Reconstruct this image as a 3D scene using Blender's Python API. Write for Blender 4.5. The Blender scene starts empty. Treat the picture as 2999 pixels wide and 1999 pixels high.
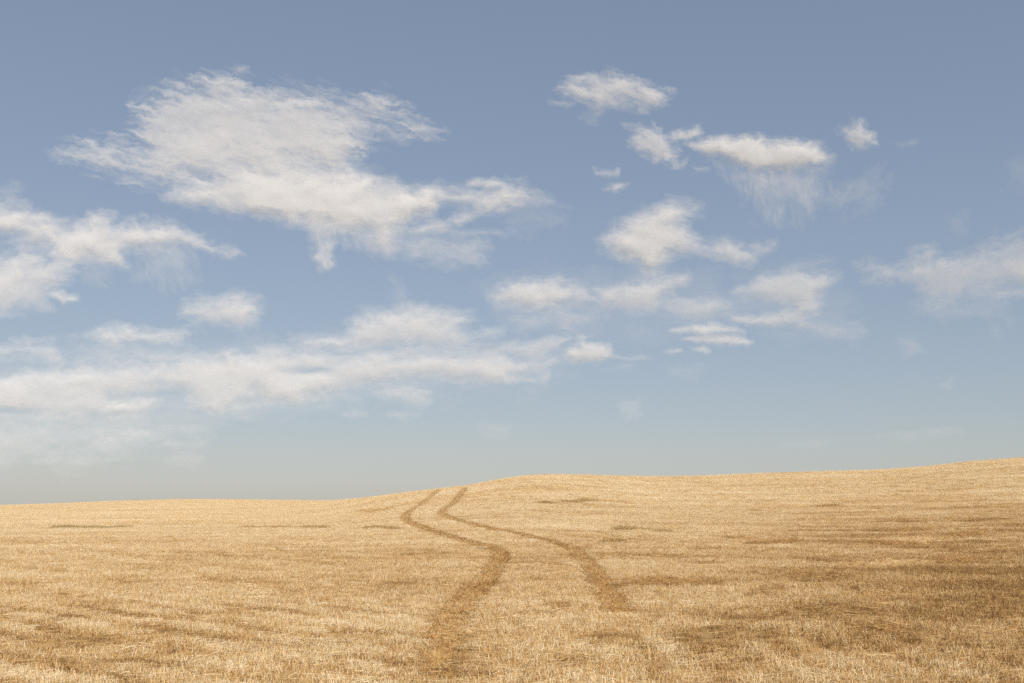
import bpy, math
import numpy as np

rng = np.random.default_rng(11)

# ------------------------------------------------------------------ noise
def _h(ix, iy, seed):
    n = (ix.astype(np.int64) * 374761393 + iy.astype(np.int64) * 668265263 + seed * 1442695041) & 0xFFFFFFFF
    n = ((n ^ (n >> 13)) * 1274126177) & 0xFFFFFFFF
    n = n ^ (n >> 16)
    return (n & 0xFFFF) / 65535.0

def vnoise(x, y, seed=0):
    """Gradient noise, about -1..1."""
    x0 = np.floor(x); y0 = np.floor(y)
    fx = x - x0; fy = y - y0
    u = fx * fx * fx * (fx * (fx * 6 - 15) + 10)
    v = fy * fy * fy * (fy * (fy * 6 - 15) + 10)
    def g(dx, dy):
        a = _h(x0 + dx, y0 + dy, seed) * 2 * np.pi
        return np.cos(a) * (fx - dx) + np.sin(a) * (fy - dy)
    n0 = g(0, 0) * (1 - u) + g(1, 0) * u
    n1 = g(0, 1) * (1 - u) + g(1, 1) * u
    return (n0 * (1 - v) + n1 * v) * 1.5

def fbm(x, y, octaves=5, seed=0, gain=0.5):
    s = np.zeros_like(x, dtype=float); a = 1.0; t = 0.0
    for o in range(octaves):
        s += a * vnoise(x, y, seed + 17 * o); t += a
        x = x * 2.03 + 5.7; y = y * 2.03 - 3.1; a *= gain
    return s / t * 1.4

def sstep(a, b, x):
    t = np.clip((x - a) / (b - a), 0, 1)
    return t * t * (3 - 2 * t)

def poly_sd(px, py, poly):
    """Signed distance to a polygon, positive inside."""
    d = np.full(px.shape, 1e18); inside = np.zeros(px.shape, bool)
    n = len(poly)
    for i in range(n):
        ax, ay = poly[i]; bx, by = poly[(i + 1) % n]
        ex, ey = bx - ax, by - ay
        wx, wy = px - ax, py - ay
        t = np.clip((wx * ex + wy * ey) / (ex * ex + ey * ey + 1e-9), 0, 1)
        d = np.minimum(d, (wx - ex * t) ** 2 + (wy - ey * t) ** 2)
        c = (ay > py) != (by > py)
        xi = ax + (py - ay) * ex / (ey if abs(ey) > 1e-9 else 1e-9)
        inside ^= c & (px < xi)
    d = np.sqrt(d)
    return np.where(inside, d, -d)
# ------------------------------------------------------------------ cloud outlines
# every element: outline (photo pixels), peak opacity, edge softness, edge raggedness, fibre direction (deg), fibre strength
def E(poly, a=0.8, soft=22, rag=14, ang=0, fib=0.25, fine=1.0, stretch=3.0, grain=46):
    return dict(poly=poly, a=a, soft=soft, rag=rag, ang=ang, fib=fib, fine=fine, stretch=stretch, grain=grain)

def L(x0, y0, x1, y1, w):
    """A thin streak from one point to another."""
    mx, my = (x0 + x1) / 2, (y0 + y1) / 2
    dx, dy = x1 - x0, y1 - y0
    l = math.hypot(dx, dy); nx, ny = -dy / l * w, dx / l * w
    return [(x0, y0), (mx - dx * .2 + nx, my - dy * .2 + ny), (mx + dx * .25 + nx * .8, my + dy * .25 + ny * .8), (x1, y1),
            (mx + dx * .2 - nx, my + dy * .2 - ny), (mx - dx * .3 - nx * .7, my - dy * .3 - ny * .7)]

CLOUDS = [
 # label, distance in metres, elements, holes
 ("largest white cloud, feathery above and dense below, with one tail hanging under it", 9000, [
   E([(416,317),(488,266),(625,241),(702,231),(738,256),(855,266),(936,282),(1008,302),(1120,290),(1161,320),(1222,358),(1273,376),(1171,401),(1100,389),(1059,414),(1038,455),(1043,501),(998,506),(865,475),(712,475),(610,506),(508,516),(457,537),(355,506),(253,470),(182,440),(278,424),(355,419),(426,430),(406,378)], .62, 40, 15, 14, .72, .35, 6.0, 30),
   E([(440,405),(560,345),(700,305),(860,300),(980,340),(1020,420),(1020,500),(900,520),(700,560),(560,560),(470,500)], .55, 60, 16, 14, .5, .5, 5.0, 46),
   E([(508,577),(480,560),(610,540),(661,491),(763,475),(916,486),(1043,511),(1100,521),(1153,536),(1210,560),(1228,539),(1267,533),(1308,557),(1338,556),(1368,550),(1397,566),(1416,556),(1440,562),(1470,545),(1528,539),(1546,566),(1606,584),(1550,592),(1516,599),(1421,608),(1338,596),(1284,593),(1267,628),(1219,640),(1189,658),(1160,682),(1154,718),(1130,733),(1110,715),(1069,690),(987,674),(916,664),(840,649),(712,623),(610,593)], .93, 26, 13, 10, .22, 1.0, 2.4, 60),
   E([(700,500),(820,470),(960,490),(1110,540),(1180,580),(1130,650),(1000,650),(860,630),(740,600),(650,570)], .45, 60, 18, 10, .3, .8, 2.4, 80),
   E([(1370,534),(1412,527),(1445,519),(1475,537),(1450,548),(1405,545)], .75, 12, 8, 0, .2),
   E([(913,650),(990,660),(977,735),(970,775),(950,780),(932,748)], .8, 26, 10, 84, .35, .6, 2.5),
   E([(1060,680),(1140,680),(1140,735),(1110,745)], .5, 30, 10, 60, .3),
   E([(1314,642),(1335,630),(1362,619),(1398,631),(1380,642),(1353,656),(1330,660)], .75, 14, 7, -12, .2),
   E([(1180,680),(1219,668),(1296,646),(1312,656),(1290,668),(1243,679),(1200,688)], .75, 13, 7, -16, .2),
   E([(1115,690),(1230,676),(1330,680),(1420,720),(1400,750),(1280,768),(1180,755)], .42, 44, 14, 8, .4),
   E(L(1352,680,1478,684,9), .5, 14, 6, 2, .2),
   E([(985,675),(1060,690),(1090,720),(1010,715)], .35, 28, 8, 80, .5),
   E([(1430,600),(1560,590),(1640,610),(1620,660),(1500,670)], .2, 50, 14, 4, .4),
   E(L(382,282,440,262,11), .25, 20, 10, -20, .6), E(L(172,432,215,455,9), .3, 16, 8, 30, .4),
  ], []),
 ("elongated white cloud with puffed top and tapering right tip, uppermost at the left edge", 7600, [
   E([(-260,570),(0,593),(58,600),(89,626),(125,630),(178,646),(250,644),(294,630),(321,632),(343,655),(401,646),(433,659),(473,644),(495,646),(513,666),(562,682),(638,726),(687,731),(691,742),(624,740),(558,713),(504,713),(446,731),(384,735),(361,775),(321,773),(277,757),(214,762),(170,750),(89,713),(0,685),(-260,660)], .84, 24, 12, 6, .25),
   E([(400,735),(500,720),(575,745),(560,800),(500,822),(420,800)], .28, 50, 12, 70, .4),
   E([(240,770),(320,775),(310,815),(260,820)], .22, 40, 10, 60, .4),
   E(L(-30,560,60,556,16), .25, 24, 10, 0, .4),
  ], []),
 ("big soft white cloud cut off by left edge, just below the elongated puffed one", 7200, [
   E([(-260,745),(0,748),(36,733),(85,733),(134,749),(196,764),(210,789),(160,834),(111,856),(60,895),(20,910),(-260,930)], .82, 34, 12, -12, .2),
   E([(60,860),(120,845),(140,880),(110,905),(70,900)], .4, 30, 10, 30, .3),
   E(L(120,875,160,908,8), .35, 16, 7, 40, .3),
  ], []),
 ("tiny bright cloud just right of the big soft cloud at left edge", 7000, [
   E([(144,857),(172,848),(196,868),(228,871),(222,878),(200,882),(186,889),(160,876)], .8, 12, 7, 15, .2),
  ], []),
 ("small rounded cloud alone in blue sky above the long low bank", 11000, [
   E([(540,894),(582,871),(689,862),(754,869),(759,904),(749,941),(703,959),(652,950),(582,936),(545,918)], .74, 26, 9, 4, .3),
   E([(580,905),(690,880),(740,900),(720,935),(640,930)], .3, 30, 10, 4, .3),
  ], []),
 ("thin flat cloud at the left edge just above the long low bank", 14000, [
   E([(-260,1015),(0,1012),(84,1004),(154,1001),(182,1029),(168,1060),(130,1050),(70,1036),(0,1044),(-260,1050)], .6, 20, 8, -4, .35),
  ], []),
 ("ragged white streak cloud lying above the left part of the low bank", 13500, [
   E([(200,983),(261,969),(344,955),(433,964),(540,960),(602,976),(549,992),(500,1003),(420,1004),(330,1012),(260,987)], .66, 18, 8, 2, .35),
   E([(300,1005),(520,1000),(600,1034),(580,1052),(240,1058),(250,1035)], .42, 30, 10, 2, .4),
  ], [(480,1018,70,14)]),
 ("long low bank of pale cloud stretching from left edge past centre", 16000, [
   E([(-260,1115),(0,1097),(110,1085),(200,1077),(350,1068),(530,1058),(560,1047),(640,1040),(675,1027),(700,1041),(760,1025),(830,1022),(900,1031),(1000,1045),(1080,1031),(1197,1034),(1267,1031),(1338,1040),(1431,1034),(1478,1038),(1501,1052),(1632,1057),(1571,1076),(1501,1094),(1540,1104),(1595,1110),(1478,1122),(1384,1110),(1267,1101),(1197,1104),(1080,1124),(1010,1138),(870,1170),(800,1180),(745,1146),(720,1180),(690,1197),(628,1203),(558,1192),(530,1140),(465,1136),(386,1153),(326,1164),(419,1164),(465,1178),(396,1212),(233,1225),(93,1215),(0,1212),(-260,1222)], .8, 22, 10, -3, .28),
   E([(480,1075),(760,1040),(1000,1060),(1320,1045),(1480,1065),(1300,1090),(1000,1105),(760,1130),(560,1130)], .35, 36, 12, -3, .3),
   E([(-260,1222),(0,1215),(200,1233),(400,1222),(420,1270),(300,1300),(0,1335),(-260,1345)], .36, 40, 14, -2, .4),
   E([(640,1180),(800,1170),(900,1160),(1000,1150),(1060,1170),(900,1190),(700,1210)], .35, 30, 12, -4, .4),
   E([(-260,1040),(200,1020),(560,1010),(900,1000),(1300,1000),(1660,1020),(1640,1120),(1300,1150),(900,1200),(500,1230),(-260,1260)], .22, 60, 16, -3, .3, .6, 4.0, 60),
   E([(-260,1230),(300,1235),(620,1225),(560,1300),(200,1360),(-260,1380)], .26, 60, 16, -2, .35, .6, 4.0, 60),
  ], [(30,1203,95,10),(915,1084,72,11),(500,1150,52,12),(1010,1035,46,7)]),
 ("broad smooth lens shaped cloud resting on the middle of the low bank", 14500, [
   E([(1010,936),(1080,908),(1197,903),(1338,917),(1384,933),(1352,954),(1380,976),(1464,968),(1431,987),(1361,1006),(1244,1020),(1080,1029),(987,1020),(893,1015),(865,992),(940,978),(1024,978),(1034,956)], .74, 26, 9, 3, .3),
   E([(1050,930),(1190,915),(1330,930),(1320,960),(1150,975),(1050,960)], .35, 36, 10, 3, .3),
   E([(1148,820),(1182,825),(1200,880),(1190,905),(1165,900)], .22, 34, 8, 70, .3),
  ], []),
 ("small round puff trailing a thin streak off the right end of the bank", 14500, [
   E([(1394,1022),(1501,1006),(1595,987),(1656,982),(1735,986),(1690,996),(1640,1012),(1620,1034),(1560,1045),(1500,1036),(1440,1030)], .58, 13, 6, -5, .4),
   E([(1656,1022),(1707,1001),(1782,1015),(1800,1046),(1758,1062),(1688,1057),(1652,1046)], .86, 13, 7, 4, .2),
   E(L(1790,1044,1910,1050,5), .4, 8, 4, 2, .3), E(L(1740,1082,1860,1072,6), .25, 16, 6, -4, .3),
  ], []),
 ("smooth white lozenge cloud right of centre with two joined streaks beside it", 12000, [
   E([(1436,868),(1466,838),(1533,822),(1630,818),(1706,836),(1726,866),(1747,879),(1706,889),(1604,896),(1502,896),(1451,889)], .82, 22, 8, 2, .25),
   E([(1747,848),(1793,833),(1885,817),(2012,807),(2002,833),(1941,863),(1936,894),(1910,915),(1834,905),(1757,884)], .76, 20, 9, -6, .3),
   E([(1941,884),(2088,868),(2124,899),(2088,924),(1987,945),(1941,919)], .5, 30, 10, -4, .4),
   E([(1515,935),(1605,924),(1614,948),(1553,955)], .34, 24, 8, 5, .4),
   E([(1400,830),(1700,800),(2050,790),(2180,880),(2150,960),(1850,990),(1500,960)], .15, 60, 16, -2, .35, .6, 4.0, 60),
   E([(1635,914),(1690,916),(1757,909),(1752,940),(1706,962),(1655,955)], .4, 26, 9, 25, .5),
  ], []),
 ("folded white cloud bent like a letter Z, right of the smooth lozenge cloud", 12500, [
   E([(2155,856),(2196,828),(2236,802),(2344,797),(2451,807),(2420,822),(2400,870),(2403,914),(2344,945),(2257,952),(2200,940),(2140,927),(2200,926),(2267,919),(2333,899),(2277,884),(2206,873)], .66, 20, 8, -4, .35),
   E([(2150,930),(2260,935),(2400,918),(2330,944),(2257,952)], .55, 10, 5, -4, .4),
   E([(2150,800),(2420,780),(2520,900),(2500,1000),(2250,980),(2120,930)], .13, 50, 14, -4, .35, .6, 4.0, 50),
   E([(2300,784),(2369,763),(2451,756),(2395,773)], .34, 18, 7, -9, .4),
   E([(2344,950),(2497,943),(2532,970),(2500,985),(2420,978)], .45, 22, 8, 4, .3),
  ], []),
 ("pair of flat bright lens clouds stacked closely, right of centre low", 13500, [
   E([(1966,968),(2002,958),(2050,950),(2104,948),(2165,963),(2185,971),(2063,975)], .86, 9, 5, 1, .25),
   E([(2002,991),(2063,980),(2165,981),(2206,1003),(2190,1010),(2114,1011)], .86, 10, 5, 1, .25),
   E(L(1941,1030,1998,1025,6), .6, 8, 4, 0, .3), E(L(2033,1021,2078,1026,6), .75, 8, 4, 0, .2),
  ], []),
 ("dolphin shaped white cloud right of centre with pointed tail below", 10500, [
   E([(1748,704),(1819,653),(1882,615),(1965,590),(2048,602),(2050,621),(1984,650),(2010,672),(2061,711),(2137,709),(2188,728),(2264,717),(2225,745),(2201,768),(2150,762),(2073,742),(1984,749),(1940,774),(1920,806),(1880,802),(1866,765),(1806,742)], .88, 24, 9, 10, .22),
   E([(1850,660),(1960,625),(1990,680),(1960,730),(1870,730)], .4, 40, 10, 10, .2),
  ], []),
 ("topmost white wisp cloud right of centre shaped like a slanted leaf", 8600, [
   E([(1640,250),(1710,223),(1806,217),(1882,246),(1965,271),(1933,303),(1895,319),(1857,303),(1755,298),(1666,277)], .72, 20, 10, 16, .5, 1.3),
   E([(1690,290),(1760,295),(1850,305),(1780,318),(1720,308)], .3, 24, 8, 16, .5),
   E(L(1600,296,1680,307,6), .35, 11, 5, 8, .4), E([(1704,341),(1761,325),(1745,340),(1742,355)], .32, 14, 6, 10, .5),
  ], []),
 ("bright knobbly cloud upper right with rain veils hanging beneath", 9000, [
   E([(2010,418),(2073,402),(2169,392),(2239,395),(2245,413),(2315,411),(2392,414),(2417,443),(2440,459),(2392,488),(2328,494),(2201,494),(2137,464),(2041,443)], .92, 15, 9, 8, .22, 1.3),
   E([(1844,424),(1863,386),(1908,370),(1946,392),(1985,440),(1971,494),(1925,468),(1880,445)], .72, 15, 11, 30, .5, 1.6),
   E([(1952,400),(1997,381),(2048,372),(2040,398),(1965,411)], .7, 12, 8, -8, .4, 1.4),
   E([(1968,492),(2012,466),(2000,485)], .55, 10, 5, -20, .3), E(L(2030,490,2070,494,7), .35, 10, 6, 10, .4),
   E(L(1830,365,1900,372,7), .35, 12, 7, 8, .5),
   E([(2120,480),(2424,476),(2405,540),(2370,590),(2300,560),(2240,610),(2190,560)], .42, 46, 14, 80, .5, .8, 3.2),
   E([(2200,560),(2260,560),(2270,650),(2230,650)], .18, 36, 8, 86, .5), E([(2310,560),(2370,560),(2370,640),(2330,650)], .18, 36, 8, 86, .5),
   E([(2415,590),(2520,515),(2590,520),(2555,600),(2470,625)], .22, 44, 12, -50, .5),
  ], []),
 ("small tufted cloud apart at the right end of the knobbly cloud", 9000, [
   E([(2456,381),(2494,355),(2532,351),(2542,380),(2570,420),(2540,426),(2494,433),(2481,405)], .76, 15, 9, 30, .35, 1.3),
   E(L(2625,425,2690,410,6), .25, 10, 6, -20, .4),
  ], []),
 ("thin curled wisp alone in the blue, right of centre", 9600, [
   E([(1738,486),(1752,503),(1780,504),(1812,497),(1808,508),(1768,518),(1745,510)], .5, 9, 6, 5, .4, 1.4),
  ], []),
 ("tiny bright sliver cloud under the thin curled wisp", 9700, [
   E([(1764,551),(1799,534),(1844,538),(1830,549),(1806,558)], .85, 9, 5, -6, .2),
  ], []),
 ("widespread pale veil cloud running out over the right edge", 10500, [
   E([(2517,789),(2560,778),(2625,797),(2669,772),(2665,745),(2728,723),(2750,754),(2799,751),(2810,738),(2853,742),(2924,707),(2999,680),(3250,660),(3250,850),(2999,865),(2962,848),(2897,875),(2842,864),(2788,886),(2712,892),(2680,837),(2604,812)], .5, 32, 13, -14, .45, 1.2),
   E([(2600,800),(2720,760),(2850,770),(2900,800),(2800,812),(2680,815)], .34, 28, 10, -10, .4),
   E([(2960,790),(3060,740),(3250,730),(3250,860),(2995,850)], .6, 26, 8, 70, .25),
   E([(2690,900),(2850,880),(2960,890),(2900,930),(2740,930)], .2, 40, 10, 0, .4),
   E([(2780,640),(2820,625),(2815,680),(2790,700)], .18, 30, 8, 70, .4),
   E([(2910,960),(2960,945),(2970,990),(2920,1000)], .18, 34, 8, 30, .4),
   E([(2940,480),(3060,460),(3060,550),(2960,550)], .14, 40, 8, 70, .4),
  ], []),
 ("soft little cloud hanging below the middle of the long bank", 12500, [
   E([(1094,1148),(1174,1137),(1249,1146),(1244,1174),(1197,1188),(1155,1169)], .5, 22, 8, 3, .35),
   E([(1146,1214),(1202,1202),(1230,1211),(1193,1225)], .42, 15, 6, 3, .3),
   E(L(1004,1212,1084,1214,6), .3, 12, 5, 0, .3),
  ], []),
 ("thin faint wisp lying lowest in the sky, near the left edge", 20000, [E([(102,1350),(186,1341),(326,1346),(380,1342),(233,1362)], .36, 16, 6, 0, .3)], []),
 ("faint flat wisp low over the left horizon, under the long bank", 20000, [E(L(465,1305,615,1299,8), .36, 14, 5, 0, .3)], []),
 ("faint flat wisp low over the left horizon, under the long bank", 20000, [E(L(489,1345,596,1350,12), .24, 20, 6, 0, .3)], []),
 ("faint flat wisp low over the left horizon, under the long bank", 20000, [E(L(275,1290,345,1295,14), .28, 20, 6, 0, .3)], []),
 ("faint flat wisp low over the left horizon, under the long bank", 20000, [E(L(363,1276,470,1270,18), .3, 24, 7, 0, .3)], []),
 ("faint flat wisp low over the left horizon, under the long bank", 20000, [E(L(462,1256,602,1254,6), .3, 12, 4, 0, .3)], []),
 ("faint ragged smudge of cloud low over the right of centre, with a drooping tail", 18000, [E([(1805,1183),(1875,1174),(1866,1221),(1838,1211)], .28, 20, 8, 10, .3)], []),
 ("very faint smudge of cloud low, above the top of the two tracks", 18000, [E([(1412,1244),(1478,1246),(1480,1270),(1430,1262)], .2, 24, 7, 5, .3)], []),
 ("faint blurred wisp under the round puff at the end of the bank", 18000, [E([(1960,1078),(2060,1076),(2030,1098),(1975,1098)], .22, 22, 7, 0, .3)], []),
 ("faint flat streak of cloud low above the right hill", 20000, [E(L(2565,1278,2812,1264,13), .26, 18, 6, -2, .3)], []),
 ("faintest flat streak, left of the streak above the right hill", 20000, [E(L(2290,1301,2460,1298,9), .22, 16, 5, 0, .3)], []),
 ("tiny faint slanted puff low at the far right, above the hill streak", 20000, [E([(2752,1126),(2790,1108),(2786,1138),(2765,1146)], .32, 15, 6, -30, .3)], []),
 ("faint small triangle of cloud below the wide veil on the right", 20000, [E([(2640,995),(2682,987),(2714,1026),(2658,1036)], .28, 18, 7, 10, .4)], []),
]

def cloud_density(spec, k, step):
    """Opacity of one cloud on a grid over the photograph's plane."""
    pts = np.array([p for e in spec[2] for p in e["poly"]], float)
    m = max(e["soft"] for e in spec[2]) * 1.7 + 26
    x0, y0 = pts.min(0) - m; x1, y1 = pts.max(0) + m
    x0 = max(x0, -220); x1 = min(x1, 3220)
    x0 = math.floor(x0 / step) * step; y0 = math.floor(y0 / step) * step
    XX, YY = np.meshgrid(np.arange(x0, x1 + step, step), np.arange(y0, y1 + step, step))
    keepall = np.ones_like(XX)
    for ei, e in enumerate(spec[2]):
        p = np.array(e["poly"], float); m = e["soft"] * 1.75 + e["rag"] * 1.3 + 6
        c0, c1 = np.searchsorted(XX[0], [p[:, 0].min() - m, p[:, 0].max() + m])
        r0, r1 = np.searchsorted(YY[:, 0], [p[:, 1].min() - m, p[:, 1].max() + m])
        if c1 - c0 < 2 or r1 - r0 < 2:
            continue
        X = XX[r0:r1, c0:c1]; Y = YY[r0:r1, c0:c1]
        s = 101 * k + 7 * ei
        sf = e["soft"] * 1.32; sm = min(1.0, max(sf, 10) / 22.0)
        w = 55 * (0.5 + sm * 0.5)
        wx = X + e["rag"] * 1.5 * fbm(X / w, Y / (w * .7), 5, s + 1, .55)
        wy = Y + e["rag"] * 1.0 * fbm(X / w, Y / (w * .7), 5, s + 2, .55)
        d = poly_sd(wx, wy, e["poly"])
        a = math.radians(e["ang"]); c, sn = math.cos(a), math.sin(a)
        g = e["grain"] * (0.6 + .4 * sm)
        u = (wx * c + wy * sn) / (g * e["stretch"]); v = (-wx * sn + wy * c) / g
        f = fbm(u, v, 6, s + 3, .66)
        r = 1 - np.abs(fbm(u * 1.7 + .3 * f, v * 1.7, 5, s + 4, .66)) * 2.0
        tex = .7 * f + .35 * (r - .45)
        fn = fbm(wx / 22.0, wy / 15.0, 5, s + 5, .66)
        big = fbm(wx / 150.0, wy / 80.0, 3, s + 6, .6)
        core = np.clip((d + sf * 1.05) / (sf * 2.6), 0, 1.25)
        val = core + 1.05 * e["fib"] * tex + .2 * e["fine"] * fn * min(1, 14 / sf) ** .7 + .16 * big
        al = e["a"] * sstep(.08, .98, val) * np.clip(1 + .45 * e["fib"] * tex + .05 * e["fine"] * fn + .16 * big, 0, 1.3)
        al *= sstep(-sf * 1.25, -sf * .55, d)
        keepall[r0:r1, c0:c1] *= 1 - np.clip(al, 0, .97)
    X, Y, keep = XX, YY, keepall
    dens = 1 - keep
    for (hx, hy, rx, ry) in spec[3]:
        wx = X + 14 * fbm(X / 40, Y / 30, 4, 900 + k); wy = Y + 7 * fbm(X / 40, Y / 30, 4, 950 + k)
        q = ((wx - hx) / rx) ** 2 + ((wy - hy) / ry) ** 2
        dens *= 1 - .75 * np.exp(-q * 1.1)
    return X, Y, dens
# ------------------------------------------------------------------ scene basics
scene = bpy.context.scene
col = scene.collection
F = 2999 * 35.0 / 36.0          # focal length in photo pixels
CX, CY = 1499.5, 999.5
EYE = 1.8                        # camera height
EYE_ROW = 1460.0                 # photo row of the eye level
PITCH = math.atan((EYE_ROW - CY) / F)

def ray(u, v):
    u = np.asarray(u, float); v = np.asarray(v, float)
    x = (u - CX) / F; y = (CY - v) / F
    cp, sp = math.cos(PITCH), math.sin(PITCH)
    dx = x; dy = cp - y * sp; dz = sp + y * cp
    n = np.sqrt(dx * dx + dy * dy + dz * dz)
    return np.stack([dx / n, dy / n, dz / n], -1)

# ------------------------------------------------------------------ terrain: a height for every x, y
SKY = np.array([(-900,1500),(-400,1490),(0,1480),(180,1474),(350,1467),(550,1462),(760,1464),(980,1467),(1080,1457),(1200,1442),
    (1290,1432),(1380,1422),(1480,1402),(1560,1391),(1640,1390),(1750,1393),(1900,1396),(2050,1395),(2200,1388),(2400,1381),
    (2550,1378),(2700,1368),(2850,1351),(2999,1340),(3400,1322),(3900,1310)], float)
CREST = np.array([(-900,230),(0,230),(550,225),(850,200),(980,165),(1100,125),(1290,108),(1450,112),(1640,122),(1900,135),(2200,145),(2600,150),(2999,160),(3900,180)], float)
_r = ray(SKY[:, 0], SKY[:, 1]); _th = np.arctan2(_r[:, 0], _r[:, 1]); _el = _r[:, 2] / np.hypot(_r[:, 0], _r[:, 1])
_r2 = ray(CREST[:, 0], np.full(len(CREST), 1430.0)); _th2 = np.arctan2(_r2[:, 0], _r2[:, 1])
_tt = np.linspace(-0.75, 0.75, 601)
def _smooth(a, n):
    k = np.hanning(n + 2)[1:-1]; k /= k.sum()
    return np.convolve(np.pad(a, n // 2, mode="edge"), k, mode="valid")[:len(a)]
_et = _smooth(np.interp(_tt, _th, _el), 15)
_dt = _smooth(np.interp(_tt, _th2, CREST[:, 1]), 41)

def ground_z(x, y):
    x = np.asarray(x, float); y = np.asarray(y, float)
    d = np.hypot(x, y) + 1e-6; th = np.arctan2(x, y)
    e = np.interp(th, _tt, _et); D = np.interp(th, _tt, _dt)
    back = sstep(0.8, 1.6, np.abs(th)); e = e * (1 - back)
    t = d / D; A = e + EYE / D
    w = sstep(0.12, 1.0, np.minimum(t, 1))
    z = d * A * w
    u = np.maximum(t - 1, 0) * 2.2
    z2 = EYE + d * (e - (np.maximum(e, 0) + .02) * u * u / (1 + u * u))
    z = np.where(t < 1, z, z2)
    return z + 0.012 * vnoise(x / 1.7, y / 1.7, 5) * sstep(2, 6, d)

def pix(u, v):
    """Where the ray through a photo pixel meets the field."""
    d = ray(u, v); dx, dy, dz = d
    ts = np.concatenate([np.linspace(3, 60, 1200), np.linspace(60, 400, 1500)])
    g = EYE + dz * ts - ground_z(dx * ts, dy * ts)
    k = np.argmax(g < 0)
    if g[k] >= 0:
        k = int(np.argmin(g))
    t = ts[k]
    if k > 0 and g[k] < 0 <= g[k - 1]:
        t = ts[k - 1] + (ts[k] - ts[k - 1]) * g[k - 1] / (g[k - 1] - g[k])
    return np.array([dx * t, dy * t])

def path(pts, n=6):
    """Smooth ground curve through photo pixels (Catmull-Rom on the ground)."""
    P = np.array([pix(u, v) for u, v in pts])
    if len(P) < 3:
        t = np.linspace(0, 1, n * 2)[:, None]
        return P[0] * (1 - t) + P[-1] * t
    Q = np.vstack([2 * P[0] - P[1], P, 2 * P[-1] - P[-2]]); out = []
    for i in range(1, len(Q) - 2):
        for t in np.linspace(0, 1, n, endpoint=False):
            a, b, c, d = Q[i - 1:i + 3]
            out.append(.5 * (2 * b + (c - a) * t + (2 * a - 5 * b + 4 * c - d) * t * t + (3 * b - a - 3 * c + d) * t ** 3))
    out.append(P[-1])
    return np.array(out)

def dist_path(x, y, P):
    """Distance to a ground curve and position along it (0..1)."""
    best = np.full(x.shape, 1e9); pos = np.zeros(x.shape); n = len(P) - 1
    lo = P.min(0) - 3; hi = P.max(0) + 3
    m = (x > lo[0]) & (x < hi[0]) & (y > lo[1]) & (y < hi[1])
    xs, ys = x[m], y[m]; b = best[m]; q = pos[m]
    for i in range(n):
        a = P[i]; e = P[i + 1] - a; L2 = e @ e + 1e-9
        t = np.clip(((xs - a[0]) * e[0] + (ys - a[1]) * e[1]) / L2, 0, 1)
        dd = np.hypot(xs - a[0] - e[0] * t, ys - a[1] - e[1] * t)
        c = dd < b; b[c] = dd[c]; q[c] = ((i + t) / n)[c]
    best[m] = b; pos[m] = q
    return best, pos

# ------------------------------------------------------------------ materials
def mat(name):
    m = bpy.data.materials.new(name); m.use_nodes = True
    nt = m.node_tree; nt.nodes.clear()
    out = nt.nodes.new("ShaderNodeOutputMaterial")
    return m, nt, out

def ramp(nt, stops, src):
    r = nt.nodes.new("ShaderNodeValToRGB")
    el = r.color_ramp.elements
    while len(el) < len(stops):
        el.new(0.5)
    for e, (p, c) in zip(el, stops):
        e.position = p; e.color = (*c, 1)
    nt.links.new(src, r.inputs["Fac"])
    return r.outputs["Color"]

def math_node(nt, op, a, b):
    n = nt.nodes.new("ShaderNodeMath"); n.operation = op
    for i, v in enumerate((a, b)):
        if isinstance(v, (int, float)):
            n.inputs[i].default_value = v
        else:
            nt.links.new(v, n.inputs[i])
    return n.outputs[0]

STRAW = [(0.0, (.17, .083, .025)), (0.2, (.41, .212, .062)), (0.42, (.655, .425, .168)), (0.66, (.82, .62, .345)), (0.9, (.91, .79, .57))]

def straw_material(name, instanced, offset=0.0):
    m, nt, out = mat(name)
    at = nt.nodes.new("ShaderNodeAttribute"); at.attribute_name = "shade"
    v = at.outputs["Fac"]
    if instanced:
        ti = nt.nodes.new("ShaderNodeAttribute"); ti.attribute_type = "INSTANCER"; ti.attribute_name = "tint"
        v = math_node(nt, "ADD", v, ti.outputs["Fac"])
    if offset:
        v = math_node(nt, "ADD", v, offset)
    c = ramp(nt, STRAW, v)
    d = nt.nodes.new("ShaderNodeBsdfPrincipled")
    d.inputs["Roughness"].default_value = .55
    d.inputs["Specular IOR Level"].default_value = .35
    nt.links.new(c, d.inputs["Base Color"])
    tr = nt.nodes.new("ShaderNodeBsdfTranslucent"); nt.links.new(c, tr.inputs["Color"])
    mx = nt.nodes.new("ShaderNodeMixShader"); mx.inputs[0].default_value = .16
    nt.links.new(d.outputs[0], mx.inputs[1]); nt.links.new(tr.outputs[0], mx.inputs[2])
    nt.links.new(mx.outputs[0], out.inputs["Surface"])
    return m

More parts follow.
